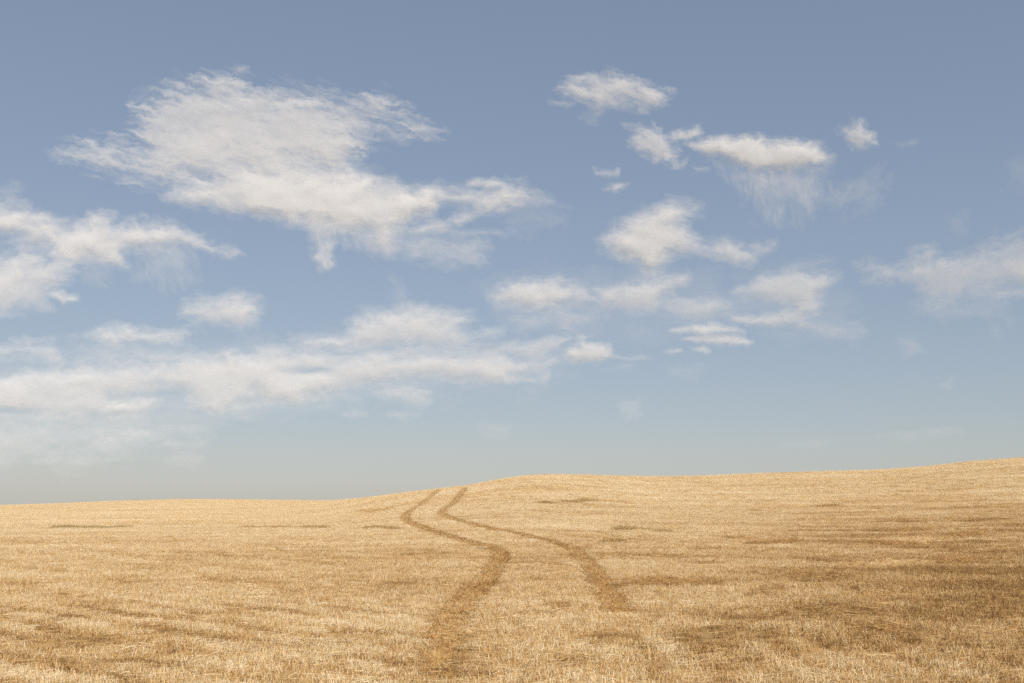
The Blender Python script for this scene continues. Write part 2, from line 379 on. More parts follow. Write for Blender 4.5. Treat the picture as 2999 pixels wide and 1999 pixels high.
def ground_material(name, stops, sx=1.0):
    m, nt, out = mat(name)
    geo = nt.nodes.new("ShaderNodeNewGeometry")
    def noise(sc, det, vec):
        mp = nt.nodes.new("ShaderNodeMapping"); mp.inputs["Scale"].default_value = vec
        nt.links.new(geo.outputs["Position"], mp.inputs["Vector"])
        n = nt.nodes.new("ShaderNodeTexNoise"); n.inputs["Scale"].default_value = sc
        n.inputs["Detail"].default_value = det; n.inputs["Roughness"].default_value = .65
        nt.links.new(mp.outputs[0], n.inputs["Vector"])
        return n.outputs["Fac"]
    fine = noise(26, 4, (1, 1, 1)); big = noise(.9, 4, (.35, 1, 1))
    v = math_node(nt, "ADD", math_node(nt, "MULTIPLY", fine, .6), math_node(nt, "MULTIPLY", big, .4))
    c = ramp(nt, stops, v)
    d = nt.nodes.new("ShaderNodeBsdfPrincipled"); d.inputs["Roughness"].default_value = .9
    d.inputs["Specular IOR Level"].default_value = .15
    nt.links.new(c, d.inputs["Base Color"])
    b = nt.nodes.new("ShaderNodeBump"); b.inputs["Strength"].default_value = .6; b.inputs["Distance"].default_value = .03
    nt.links.new(fine, b.inputs["Height"]); nt.links.new(b.outputs[0], d.inputs["Normal"])
    nt.links.new(d.outputs[0], out.inputs["Surface"])
    return m

def mesh_obj(name, verts, faces, material, shade=None, parent=None, link=True, smooth=False):
    me = bpy.data.meshes.new(name)
    v = np.asarray(verts, np.float32).reshape(-1, 3); f = np.asarray(faces, np.int32)
    n = f.shape[1]
    me.vertices.add(len(v)); me.vertices.foreach_set("co", v.ravel())
    me.loops.add(f.size); me.loops.foreach_set("vertex_index", f.ravel())
    me.polygons.add(len(f)); me.polygons.foreach_set("loop_start", np.arange(0, f.size, n, dtype=np.int32))
    me.polygons.foreach_set("loop_total", np.full(len(f), n, np.int32))
    if smooth:
        me.polygons.foreach_set("use_smooth", np.ones(len(f), bool))
    if shade is not None:
        a = me.attributes.new("shade", "FLOAT", "POINT"); a.data.foreach_set("value", np.asarray(shade, np.float32))
    me.update(calc_edges=True)
    me.materials.append(material)
    o = bpy.data.objects.new(name, me)
    if link:
        col.objects.link(o)
    if parent is not None:
        o.parent = parent
    return o

def tag(o, label=None, cat=None, group=None, kind=None):
    if label: o["label"] = label
    if cat: o["category"] = cat
    if group: o["group"] = group
    if kind: o["kind"] = kind
    return o

# ------------------------------------------------------------------ straws: three-sided bent stems
def stems(base, direc, length, width, bend, shade0, r):
    """base (n,3), direc (n,3) unit, length, width (n,), bend (n,3) sideways offset at the tip."""
    n = len(base)
    ref = np.tile(np.array([0.0, 0.0, 1.0]), (n, 1)); ref[np.abs(direc[:, 2]) > .9] = (1, 0, 0)
    s = np.cross(direc, ref); s /= np.linalg.norm(s, axis=1)[:, None]
    t = np.cross(direc, s)
    ph = r.uniform(0, 2 * np.pi, n)
    V = []; S = []
    for lv, (f, wf) in enumerate(((0, 1.0), (.55, .95), (1, .8))):
        c = base + direc * (length * f)[:, None] + bend * (f * f)
        for k in range(3):
            a = ph + k * 2 * np.pi / 3
            V.append(c + (s * np.cos(a)[:, None] + t * np.sin(a)[:, None]) * (width * .5 * wf)[:, None]); S.append(shade0)
    V = np.stack(V, 1); S = np.stack(S, 1)
    q = []
    for lv in range(2):
        for k in range(3):
            a = lv * 3 + k; b = lv * 3 + (k + 1) % 3
            q.append((a, b, b + 3, a + 3))
    q = np.array(q)
    Fc = (np.arange(n) * 9)[:, None, None] + q[None]
    return V.reshape(-1, 3), Fc.reshape(-1, 4), S.reshape(-1)

def merge(parts):
    V, Fs, S, o = [], [], [], 0
    for v, f, s in parts:
        V.append(v); Fs.append(f + o); S.append(s); o += len(v)
    return np.concatenate(V), np.concatenate(Fs), np.concatenate(S)

def unit(v):
    return v / np.linalg.norm(v, axis=1)[:, None]

def standing(n, size, hmin, hmax, w, lean, r, tuft=False):
    b = np.zeros((n, 3)); b[:, :2] = r.uniform(-size / 2, size / 2, (n, 2))
    if tuft:
        b[:, :2] = r.normal(0, size / 4, (n, 2))
    ln = r.normal(0, lean, (n, 2)) + r.normal(0, lean * .5, 2)
    d = unit(np.column_stack([ln, np.ones(n)]))
    h = r.uniform(hmin, hmax, n)
    be = np.column_stack([r.normal(0, .018, (n, 2)), np.zeros(n)])
    b[:, 2] -= .02
    return stems(b, d, h, r.uniform(.7, 1.3, n) * w, be, np.clip(r.normal(.5, .20, n), .06, .95), r)

def lying(n, size, lmin, lmax, w, r, ang=None, spread=.5, z=.04):
    b = np.zeros((n, 3)); b[:, :2] = r.uniform(-size / 2, size / 2, (n, 2)); b[:, 2] = r.uniform(.0, z, n)
    a = r.uniform(0, 2 * np.pi, n) if ang is None else ang + r.normal(0, spread, n)
    d = unit(np.column_stack([np.cos(a), np.sin(a), r.uniform(-.06, .22, n)]))
    l = r.uniform(lmin, lmax, n)
    be = np.column_stack([r.normal(0, .05, (n, 2)), -r.uniform(0, .04, n)])
    return stems(b - d * (l * .3)[:, None] + np.array([0, 0, .015]), d, l, r.uniform(.7, 1.3, n) * w, be, np.clip(r.normal(.48, .18, n), .06, .92), r)
# ------------------------------------------------------------------ the ground sheet
az = np.concatenate([np.linspace(-np.pi, -.85, 45, endpoint=False), np.linspace(-.85, .85, 460), np.linspace(.85, np.pi, 45)[1:-1]])
rad = np.concatenate([np.geomspace(.6, 20, 40, endpoint=False), np.geomspace(20, 320, 150, endpoint=False), np.geomspace(320, 6000, 30)])
RR, AA = np.meshgrid(rad, az, indexing="ij")
gx, gy = RR * np.sin(AA), RR * np.cos(AA)
gv = np.stack([gx, gy, ground_z(gx, gy)], -1).reshape(-1, 3)
na = len(az); idx = np.arange(len(rad) * na).reshape(len(rad), na)
nx = np.roll(idx, -1, 1)
gf = np.stack([idx[:-1], idx[1:], nx[1:], nx[:-1]], -1).reshape(-1, 4)
c = len(gv); gv = np.vstack([gv, [[0, 0, ground_z(0.0, 0.0)]]])
gf = np.vstack([gf, np.stack([np.full(na, c), idx[0], nx[0], nx[0]], -1)[:, [0, 1, 2, 2]]])
SOIL = [(.3, (.10, .056, .022)), (.45, (.26, .15, .058)), (.56, (.42, .265, .11)), (.7, (.62, .43, .20))]
m_ground = ground_material("chaff_and_soil", SOIL)
tri = gf[-na:, :3]; gf = gf[:-na]
ground = mesh_obj("field", gv, gf, m_ground, smooth=True)
import bmesh
bm = bmesh.new(); bm.from_mesh(ground.data); bm.verts.ensure_lookup_table()
for t in tri:
    bm.faces.new([bm.verts[int(i)] for i in t])
bm.normal_update(); bm.to_mesh(ground.data); bm.free()
tag(ground, "rolling harvested field of golden straw stubble rising to low hills", "field", kind="structure")

# ------------------------------------------------------------------ where the field is marked (traced, then laid on the ground)
LEFT = [(1288,1434),(1262,1455),(1240,1474),(1205,1494),(1187,1512),(1194,1527),(1225,1541),(1258,1553),(1300,1567),(1352,1583),(1395,1594),(1437,1603),(1462,1620),(1462,1642),(1446,1664),(1424,1696),(1386,1732),(1352,1772),(1322,1812),(1308,1850),(1296,1900),(1290,1950),(1292,1990)]
RIGHT = [(1361,1430),(1345,1452),(1330,1473),(1305,1489),(1293,1503),(1308,1514),(1340,1524),(1375,1534),(1450,1551),(1512,1563),(1575,1579),(1625,1590),(1680,1612),(1700,1636),(1726,1660),(1745,1690),(1763,1722),(1786,1755),(1812,1796)]
P_left, P_right = path(LEFT, 5), path(RIGHT, 5)
TRACKS = [P_left, P_right]
def narrowing(P, q):
    """Share of the full width: the wheels cut a thinner line where they turn across the slope."""
    T = np.gradient(P, axis=0); T /= np.linalg.norm(T, axis=1)[:, None]
    k = 1 - .38 * sstep(.5, .9, np.abs(T[:, 0]))
    return np.interp(q, np.linspace(0, 1, len(P)), np.convolve(np.pad(k, 3, mode="edge"), np.ones(7) / 7, mode="valid"))
TRACK_W = .265                                                        # half width

# furrows and gaps in the stubble: polyline, half width in metres, strength
def r1(*p): return [(x * .425, 1350 + y * .425) for x, y in p]
def r2(*p): return [(1000 + x * .425, 1350 + y * .425) for x, y in p]
def r3(*p): return [(2000 + x * .4458, 1300 + y * .4458) for x, y in p]
FURROWS = [
 ([(1310,1845),(1298,1900),(1290,1950),(1290,2010)], .34, .3), ([(1325,1925),(1352,1938)], .16, 1.0),
 (r1((180,1110),(450,1195),(700,1245),(880,1295)), .16, .9), (r1((360,1205),(520,1235),(700,1290)), .14, .7),
 (r1((840,1135),(1050,1165),(1300,1205)), .14, .9), (r1((1340,1205),(1560,1222),(1730,1265)), .14, .8),
 (r1((1010,1205),(1210,1235)), .13, .7), (r1((1840,1285),(2000,1285),(2150,1310)), .16, .9),
 (r1((0,1330),(350,1390),(820,1450)), .17, .7), (r1((430,1365),(700,1405),(1000,1385)), .14, .6),
 (r1((880,1360),(1050,1410),(1180,1465)), .17, .9), (r1((50,1040),(160,1065)), .16, .8), (r1((420,1075),(640,1095)), .16, .7),
 (r1((1000,1300),(1300,1340),(1600,1400)), .12, .5), (r1((1500,1100),(1800,1140),(2100,1200)), .12, .4),
 (r1((300,930),(520,970),(760,1010)), .16, .4), (r1((1200,1060),(1500,1095),(1700,1150)), .12, .4),
 (r1((0,1180),(220,1260),(420,1330)), .16, .6), (r1((1850,1460),(2150,1490)), .12, .9), (r1((600,1490),(900,1520)), .14, .8),
 (r1((900,840),(1050,850)), .2, .6), (r1((1790,940),(2030,950)), .2, .7), (r1((1580,1040),(1750,1045)), .18, .6),
 (r2((1130,710),(1560,716)), .28, .7), (r2((1390,1000),(1610,1000)), .15, .9), (r2((300,850),(490,857)), .22, .7),
 (r2((130,1220),(330,1235)), .13, .8), (r2((540,640),(600,660)), .3, .7), (r2((1960,1120),(2020,1125)), .12, 1.0),
 (r2((760,1385),(840,1395)), .10, 1.0), (r2((900,1475),(950,1490)), .08, 1.0), (r2((600,1390),(700,1400)), .09, .8),
 (r2((80,345),(300,345)), .7, .6), (r2((1250,225),(1360,228)), .9, .5), (r2((1500,325),(1640,318)), .9, .4), (r2((920,325),(1150,322)), .9, .4),
 (r2((1180,350),(1420,345)), .7, .4), (r2((40,1380),(200,1370)), .10, .8), (r2((330,1360),(420,1370)), .09, .9),
 (r2((1550,600),(1660,612)), .4, .7), (r2((1750,640),(2350,660)), .3, .4), (r2((960,600),(1040,580)), .35, .5),
 (r2((1480,1340),(1560,1410)), .1, .6), (r2((2000,1290),(2120,1350)), .1, .6), (r2((2260,1150),(2330,1240)), .1, .6),
 (r2((1700,1200),(1900,1330)), .09, .45), (r2((1850,1180),(2050,1300)), .09, .45),
 (r3((170,1200),(250,1255),(320,1310)), .11, .7), (r3((20,1230),(150,1330),(250,1390)), .11, .7), (r3((250,1390),(340,1440),(440,1480)), .11, .6),
 (r3((60,1290),(200,1400)), .1, .6), (r3((350,1200),(440,1240),(540,1300)), .11, .7), (r3((500,1220),(620,1290)), .11, .7),
 (r3((180,1470),(350,1500)), .1, .7), (r3((560,1370),(850,1425)), .11, .5), (r3((0,1140),(190,1140)), .14, .6),
 (r3((250,1165),(330,1150),(540,1170)), .15, .9), (r3((420,990),(600,1000)), .18, .7), (r3((1080,960),(1220,966)), .17, .7),
 (r3((1880,1095),(2010,1105)), .16, 1.0), (r3((2100,1105),(2200,1110)), .16, .9), (r3((1950,1520),(2200,1535)), .14, .9),
 (r3((1680,1190),(1780,1190)), .13, .9), (r3((1150,1400),(1350,1410)), .12, .5), (r3((1000,1500),(1060,1510)), .12, .7),
 (r3((1700,700),(1820,700)), .22, .7), (r3((1580,430),(1980,420)), .5, .6), (r3((1780,520),(2140,490)), .45, .8), (r3((1340,500),(1600,520)), .4, .6),
 (r3((2060,720),(2240,705)), .3, .7), (r3((2120,970),(2240,965)), .2, .8), (r3((760,275),(860,270)), 1.0, .7), (r3((1300,280),(1420,278)), .9, .6),
 (r3((540,185),(740,190)), 1.5, .6), (r3((550,295),(650,290)), .9, .5), (r3((1560,258),(1620,260)), .9, .7), (r3((730,460),(900,465)), .5, .5),
 (r3((430,437),(520,436)), .5, .7), (r3((1200,420),(1300,418)), .6, .6), (r3((1480,385),(1720,372)), .6, .6), (r3((640,415),(690,415)), .6, .5),
 (r3((1420,315),(1530,310)), .8, .5), (r3((0,690),(250,685)), .3, .5), (r3((0,800),(260,780)), .24, .6), (r3((740,720),(940,715)), .28, .5),
 (r3((850,640),(1060,650)), .3, .6), (r3((650,575),(760,580)), .35, .5), (r3((1230,630),(1330,628)), .35, .6), (r3((840,775),(1010,770)), .25, .6),
 (r3((2020,1400),(2190,1420)), .2, .7), (r3((1600,1060),(1760,1075)), .2, .5), (r3((1230,1100),(1400,1130)), .16, .6),
]
FURROWS = [(path(p, 4), w * (1.35 if max(q[1] for q in p) > 1700 else 1.2), s) for p, w, s in FURROWS]
FURROWS = [(P, max(w, min(.0011 * np.hypot(*P.mean(0)) ** 2, .9)), s) for P, w, s in FURROWS]

# beds of combed-down golden straw: polyline, half width in metres
SWATHS = [
 (r3((1070,1205),(1200,1222),(1330,1232),(1480,1240)), .24, "long dark band of flattened straw low on the right, its right end fraying", 1),
 (r3((1470,1260),(1560,1275),(1640,1305)), .16, "short dark hollow of bent straw just past the right end of the long dark band", 1),
 (r3((760,1090),(900,1085),(1050,1120),(1140,1135)), .30, "wide golden bed of combed-down straw just above the long dark band", 0),
 (r3((765,858),(830,872),(880,895),(930,912)), .28, "small golden patch of matted straw right of the right hand tyre track", 0),
 (r3((1150,822),(1300,800),(1480,788),(1600,778)), .24, "thin pale row of loose long straw, slanting up to the right", -1),
 (r3((1680,785),(1800,775),(1950,762)), .34, "brown bed of matted straw continuing the thin pale row rightward", 1),
 (r3((1300,668),(1390,660),(1470,650)), .36, "short dark golden heap of straw midway up the right slope", 1),
 (r3((1530,660),(1640,640),(1760,625)), .24, "pale thin scatter of long straw next to the dark golden heap", -1),
 (r3((1720,620),(1830,605),(1960,595)), .42, "brown flattened straw bed high on the right slope near the edge", 1),
 (r3((1290,582),(1450,575),(1660,560)), .32, "long narrow brown line of fallen straw above the dark golden heap", 1),
 (r3((480,662),(600,652),(770,636)), .30, "dark slanting line of fallen straw on the slope beyond the right track", 1),
 (r3((300,624),(430,622)), .34, "small dark mound of straw left of the slanting line of fallen straw", 1),
 (r2((2010,845),(2130,855),(2250,850),(2390,868)), .30, "deep golden mat of bent straw right beside the right tyre track", 0),
 (r3((1940,1290),(2030,1265),(2110,1245)), .34, "loose bright straws strewn at the lower right edge of the field", -1),
 (r2((690,880),(840,850),(1000,838),(1180,845)), .12, "thin line of broken straws lying between the two tyre tracks, nearest camera", -1),
]
SWATHS[-1] = ([(1200 + x * .1912, 1700 + y * .1912) for x, y in ((690,885),(850,850),(1000,838),(1200,850))],) + SWATHS[-1][1:]
SWATHS = [(path(p, 5), w, l, t) for p, w, l, t in SWATHS]
SWATHS = [(P, max(w, min(.0016 * np.hypot(*P.mean(0)) ** 2, .8)) * (1.5 if l.startswith('deep golden') else 1), l, t) for P, w, l, t in SWATHS]

# strips of dark weeds left standing among the stubble: polyline, half depth, label, green
WEEDS = [
 ([(145,1549),(210,1546),(300,1548),(382,1543)], .5, "greenish brown strip of weeds on the far left slope", .9),
 ([(680,1547),(740,1546),(800,1547),(900,1547),(975,1548)], .3, "long thin dark weed line on the left slope, left of the tracks", .25),
 ([(1060,1547),(1120,1549),(1187,1551)], .25, "short thin dark weed line ending close to the left track bend", .25),
 ([(1797,1554),(1850,1553),(1900,1554),(1955,1558)], .55, "dark bushy weed strip on the slope right of both tracks", .45),
 ([(1645,1471),(1690,1470),(1740,1465)], .6, "dotted brown weed strip high on the middle hill", .4),
 ([(1592,1474),(1614,1473)], .4, "tiny dark weed clump left of the dotted weed strip on the middle hill", .3),
 ([(2391,1484),(2420,1484),(2450,1482)], .5, "small dark weed clump on the upper right slope", .3),
 ([(1790,1590),(1812,1591)], .3, "tiny brown weed tuft below the dark bushy weed strip", .3),
]
WEEDS.append(([(388,1466),(404,1465)], .4, "tiny pale tuft standing up on the left skyline", 1.0))
WEEDS = [(path(p, 6), w, l, g) for p, w, l, g in WEEDS]

def patch_noise(x, y):
    """Slow changes over the field, drawn out across the slope."""
    a = fbm(x / 9.0, y / 2.6, 4, 300)
    b = fbm(x / 30.0, y / 9.0, 3, 340)
    return a, b

# ------------------------------------------------------------------ stubble
m_stub = straw_material("stubble_straw", True)
protos = []
proto_col = bpy.data.collections.new("stubble_clumps")
def proto(parts, name="stubble_clump"):
    v, f, s = merge(parts)
    o = mesh_obj(name, v, f, m_stub, s, link=False)
    proto_col.objects.link(o); protos.append(o); o.name = "stubble_clump.%03d" % len(protos)
N_NEAR, N_LIE, N_FAR = 14, 8, 8
for k in range(N_NEAR):
    r = np.random.default_rng(100 + k)
    proto([standing(26, .24, .055, .115, .0052, .16, r), standing(6, .2, .08, .15, .0045, .38, r), lying(6, .24, .06, .20, .0048, r, z=.05)])
for k in range(N_LIE):
    r = np.random.default_rng(200 + k)
    proto([lying(26, .32, .12, .34, .005, r, 0.0, .5, .05), standing(8, .3, .03, .08, .0055, .5, r)])
for k in range(N_FAR):
    r = np.random.default_rng(300 + k)
    proto([standing(40, .60, .07, .14, .010, .2, r), lying(10, .6, .08, .25, .010, r, z=.06)])

def scatter(d0, d1, per_m2, half=.62):
    """Even random points in the part of the field ahead of the camera (seen from a little further back)."""
    oy = 4.0
    area = half * ((d1 + oy) ** 2 - (d0 + oy) ** 2)
    n = int(area * per_m2)
    th = rng.uniform(-half, half, n)
    rr = np.sqrt(rng.uniform((d0 + oy) ** 2, (d1 + oy) ** 2, n))
    return rr * np.sin(th), rr * np.cos(th) - oy

zones = [scatter(4.5, 34, 42), scatter(34, 75, 22), scatter(75, 250, 7)]
px, py, pid, psc, pt, prot = [], [], [], [], [], []
for zi, (x, y) in enumerate(zones):
    d = np.hypot(x, y); th = np.arctan2(x, y)
    D = np.interp(th, _tt, _dt)
    keep = d < D * 1.25
    if zi == 0:
        # sown rows: nudge the clumps onto curving lines
        ph = (y + .25 * x + 1.2 * vnoise(x / 14, y / 14, 31)) / .26
        y = y + .26 * .17 * np.sin(2 * np.pi * ph)
    x, y, d, th, D = x[keep], y[keep], d[keep], th[keep], D[keep]
    a, b = patch_noise(x, y)
    n = len(x)
    h = 1 + .26 * a + .10 * b
    tint = .10 + .15 * a * (1 - .5 * sstep(-2, -8, x)) + .08 * b + rng.normal(0, .06, n)
    # slow golden and brown drift to the weathered right side, some lens vignetting put into the tint
    right = sstep(.10, .47, th + .05 * b) * sstep(110, 40, d)
    tint -= .34 * right * np.clip(.75 + .8 * fbm(x / 7.0, y / 2.2, 3, 490), .1, 1.5)
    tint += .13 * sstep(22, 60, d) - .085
    rows = fbm(x / 16.0, (y + .08 * x) / .9, 3, 410) * sstep(22, 40, d)
    h *= 1 + .35 * rows; tint += .12 * rows
    near_left = sstep(-.2, -1.6, x) * sstep(22, 15, d)
    fine = fbm(x / 1.5, y / .55, 3, 450) * (1 - .7 * near_left)
    h *= 1 + .34 * fine; tint += .10 * fine * sstep(70, 25, d)
    dash = sstep(.22, .5, fbm(x / 6.0, (y + .06 * x) / .85, 3, 430)) * sstep(20, 30, d)
    h *= 1 - .45 * dash; tint -= .20 * dash
    # drill and cutter rows: sweeping across on the left, running away from the camera on the right
    wv = .35 * vnoise(x / 3.0, y / 3.0, 61)
    for ph, m_ in (((x * .62 + y * .78) / .80 + wv * .45, near_left * 1.0),
                   ((x * .74 + y * .67) / 2.1 + wv, sstep(-3, -5, x) * sstep(13, 18, d) * sstep(46, 30, d) * .30),
                   ((x - .04 * y) / .55 + wv * .6, sstep(.9, 1.8, x) * sstep(6.5, 4.5, x) * sstep(17, 13, d) * .75)):
        rw = np.clip(np.cos(2 * np.pi * ph) * .5 + .5, 0, 1) ** 1.8 * m_ * np.clip(.8 + .8 * vnoise(x / 2.2, y / 2.2, 66), .1, 1.15)
        h *= 1 - .25 * rw; tint -= .40 * rw; tint += .13 * m_  # shadow and dark soil between rows painted into the clump tint
    alive = rng.uniform(0, 1, n) < np.clip(1.02 - .55 * sstep(-.05, -.75, fine + .35 * a), 0, 1)
    lie = rng.uniform(0, 1, n) < .03 + .20 * sstep(.2, .8, fbm(x / 2.2, y / .9, 3, 470)) * (d < 60)
    ang = rng.uniform(0, 2 * np.pi, n)
    for P in TRACKS:
        dd, q = dist_path(x, y, P)
        nw = narrowing(P, q)
        wig = TRACK_W * nw * (1 + .28 * vnoise(x / .7, y / .7, 77))
        open_ = np.clip(.84 - .66 * sstep(17, 13, d) + .35 * vnoise(x / 1.1, y / 1.6, 79) - .7 * (1 - nw) - .22 * sstep(35, 70, d), .12, .97)   # worn bare far off, half grown over close by
        inn = (dd < wig * 1.06) & (rng.uniform(0, 1, n) < open_)
        alive &= ~inn
        tr = (dd < wig * 1.06) & alive
        h[tr] *= .6; tint[tr] -= .14
        e = (dd >= wig * 1.06) & (dd < wig * 1.7)
        h[e] *= rng.uniform(.6, 1.0, e.sum())
    for P, w, s in FURROWS:
        dd, q = dist_path(x, y, P)
        k = np.exp(-(dd / (w * (1 + .35 * vnoise(x / .5, y / .5, 91)))) ** 2) * s * sstep(-.02, .12, q) * sstep(1.02, .88, q) * np.clip(.85 + .5 * vnoise(x / .8, y / .8, 95), .2, 1.1)
        k = np.clip(k * 1.25, 0, 1)
        alive &= rng.uniform(0, 1, n) > .12 * k
        lie |= rng.uniform(0, 1, n) < .22 * k
        h *= 1 - .38 * k; tint -= (.36 if P[:, 1].mean() < 35 else .28) * k  # shade and soil seen in the gaps are put into the straw tint
    for P, w, l, t in SWATHS:
        dd, q = dist_path(x, y, P)
        k = (dd < w * .85) & (rng.uniform(0, 1, n) < .8)
        alive &= ~k; tint -= (.30 if t == 0 else .20 if t == 1 else 0) * np.exp(-(dd / (w * 1.15)) ** 2) * (q > .01) * (q < .99)
    for P, w, l, g in WEEDS:
        dd, q = dist_path(x, y, P)
        alive &= dd > w * .6
    tint = np.maximum(tint, -.34)
    vid = rng.integers(0, N_NEAR, n) if zi < 2 else rng.integers(N_NEAR + N_LIE, N_NEAR + N_LIE + N_FAR, n)
    lie &= (zi < 2)
    vid[lie] = rng.integers(N_NEAR, N_NEAR + N_LIE, lie.sum())
    sc = np.column_stack([np.ones(n), np.ones(n), np.clip(h, .3, 1.6) * 1.0])
    if zi == 1:
        sc[:, :2] *= 1.3
    rot = np.column_stack([rng.normal(0, .06, n), rng.normal(0, .06, n), ang])
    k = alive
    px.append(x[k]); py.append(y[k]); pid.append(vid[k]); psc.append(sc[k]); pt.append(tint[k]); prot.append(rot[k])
X = np.concatenate(px); Y = np.concatenate(py)
pts = np.column_stack([X, Y, ground_z(X, Y)])
me = bpy.data.meshes.new("wheat_stubble")
me.vertices.add(len(pts)); me.vertices.foreach_set("co", pts.astype(np.float32).ravel())
def put(name, typ, arr, key):
    at = me.attributes.new(name, typ, "POINT"); at.data.foreach_set(key, np.ascontiguousarray(arr).ravel())
put("vid", "INT", np.concatenate(pid).astype(np.int32), "value")
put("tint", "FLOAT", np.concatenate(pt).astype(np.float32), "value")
put("scl", "FLOAT_VECTOR", np.concatenate(psc).astype(np.float32), "vector")
put("rot", "FLOAT_VECTOR", np.concatenate(prot).astype(np.float32), "vector")
me.materials.append(m_stub)
stub = bpy.data.objects.new("wheat_stubble", me); col.objects.link(stub)
tag(stub, "short cut straw stubble standing all over the field", "stubble", kind="stuff")
print("stubble clumps", len(pts))

ng = bpy.data.node_groups.new("scatter_stubble", "GeometryNodeTree")
ng.interface.new_socket("Geometry", in_out="INPUT", socket_type="NodeSocketGeometry")
ng.interface.new_socket("Geometry", in_out="OUTPUT", socket_type="NodeSocketGeometry")
N = ng.nodes; gi = N.new("NodeGroupInput"); go = N.new("NodeGroupOutput")
ci = N.new("GeometryNodeCollectionInfo"); ci.inputs["Collection"].default_value = proto_col
ci.inputs["Separate Children"].default_value = True; ci.inputs["Reset Children"].default_value = True
ip = N.new("GeometryNodeInstanceOnPoints"); ip.inputs["Pick Instance"].default_value = True
def named(n, t):
    a = N.new("GeometryNodeInputNamedAttribute"); a.data_type = t; a.inputs["Name"].default_value = n
    return a.outputs["Attribute"]
er = N.new("FunctionNodeEulerToRotation")
ng.links.new(named("rot", "FLOAT_VECTOR"), er.inputs[0])
ng.links.new(gi.outputs[0], ip.inputs["Points"]); ng.links.new(ci.outputs[0], ip.inputs["Instance"])
ng.links.new(named("vid", "INT"), ip.inputs["Instance Index"]); ng.links.new(er.outputs[0], ip.inputs["Rotation"])
ng.links.new(named("scl", "FLOAT_VECTOR"), ip.inputs["Scale"])
ng.links.new(ip.outputs[0], go.inputs[0])
mod = stub.modifiers.new("scatter", "NODES"); mod.node_group = ng

# ------------------------------------------------------------------ tyre tracks
m_track = ground_material("pressed_straw", [(.3, (.17, .088, .028)), (.45, (.34, .185, .06)), (.57, (.49, .29, .105)), (.72, (.62, .41, .175))])
m_crush = straw_material("crushed_straw", False, -.03)
m_gold = straw_material("matted_straw", False, -.15)
m_loose = straw_material("loose_straw", False, .0)
m_pale = straw_material("pale_loose_straw", False, .06)
m_dark = straw_material("weathered_straw", False, -.20)

def along(P, n, halfw, r):
    seg = np.linalg.norm(np.diff(P, axis=0), axis=1); cum = np.concatenate([[0], np.cumsum(seg)])
    s = r.uniform(0, cum[-1], n); i = np.clip(np.searchsorted(cum, s) - 1, 0, len(seg) - 1)
    t = (s - cum[i]) / seg[i]; T = np.diff(P, axis=0)[i] / seg[i][:, None]
    c = P[i] + np.diff(P, axis=0)[i] * t[:, None]
    o = r.uniform(-1, 1, n) * halfw
    return c + np.column_stack([-T[:, 1], T[:, 0]]) * o[:, None], np.arctan2(T[:, 1], T[:, 0]), o / halfw, s / cum[-1]

def track(P, label, seed):
    r = np.random.default_rng(seed)
    # resample
    seg = np.linalg.norm(np.diff(P, axis=0), axis=1); cum = np.concatenate([[0], np.cumsum(seg)])
    s = np.arange(0, cum[-1], .2)
    C = np.column_stack([np.interp(s, cum, P[:, 0]), np.interp(s, cum, P[:, 1])])
    T = np.gradient(C, axis=0); T /= np.linalg.norm(T, axis=1)[:, None]
    Nn = np.column_stack([-T[:, 1], T[:, 0]])
    cols = np.linspace(-1, 1, 9); V = []
    for c_ in cols:
        nw = narrowing(P, np.interp(s, cum, np.linspace(0, 1, len(P))))
        w = TRACK_W * nw * (.55 + .45 * sstep(12, 15, np.hypot(C[:, 0], C[:, 1]))) * (1 + (.22 * vnoise(s / .7 + 9 * c_, s * 0 + 3.3, seed) if abs(c_) == 1 else 0))
        p = C + Nn * (w * c_ * 1.05)[:, None]
        zz = ground_z(p[:, 0], p[:, 1]) + (.008 if abs(c_) < 1 else -.02) + .012 * vnoise(p[:, 0] / .25, p[:, 1] / .25, seed + 3)
        V.append(np.column_stack([p, zz]))
    V = np.stack(V, 1); m = len(s); k = len(cols)
    id_ = np.arange(m * k).reshape(m, k)
    f = np.stack([id_[:-1, :-1], id_[:-1, 1:], id_[1:, 1:], id_[1:, :-1]], -1).reshape(-1, 4)
    o = mesh_obj("tyre_track", V.reshape(-1, 3), f[:, ::-1], m_track, smooth=True)
    tag(o, label, "tyre track", "tyre tracks crossing the field")
    n = int(cum[-1] * 420)
    p, a, off, q = along(P, n, TRACK_W * 1.12, r)
    kk = r.uniform(0, 1, n) < np.clip(1 - .75 * sstep(15, 12.5, np.hypot(p[:, 0], p[:, 1])), 0, 1); p, a, off, q = p[kk], a[kk], off[kk], q[kk]; n = len(p)
    dist = np.hypot(p[:, 0], p[:, 1])
    base = np.column_stack([p, ground_z(p[:, 0], p[:, 1]) + .01])
    up = r.uniform(.05, 1.3, n) * (r.uniform(0, 1, n) < .6) + r.uniform(0, .15, n)
    aa = a + r.normal(0, .9, n)
    dr = unit(np.column_stack([np.cos(aa), np.sin(aa), up]))
    l = r.uniform(.06, .16, n); wd = r.uniform(.004, .0065, n) * (1 + np.clip(dist - 25, 0, 60) / 40)
    be = np.column_stack([r.normal(0, .03, (n, 2)), -r.uniform(0, .03, n)])
    sh = np.clip(r.normal(.40, .15, n) + .22 * fbm(p[:, 0] / .5, p[:, 1] / .5, 3, seed) - .10 * sstep(.3, 1.0, off), .05, .9)  # right edge darker: shadow of the stubble wall painted into the straw tone
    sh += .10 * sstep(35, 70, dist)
    up *= np.where(dist < 14, 1.6, 1)
    v, f, s_ = stems(base, dr, l, wd, be, sh, r)
    ch = mesh_obj("crushed_straw", v, f, m_crush, s_, parent=o)
    ch["kind"] = "stuff"
    return o
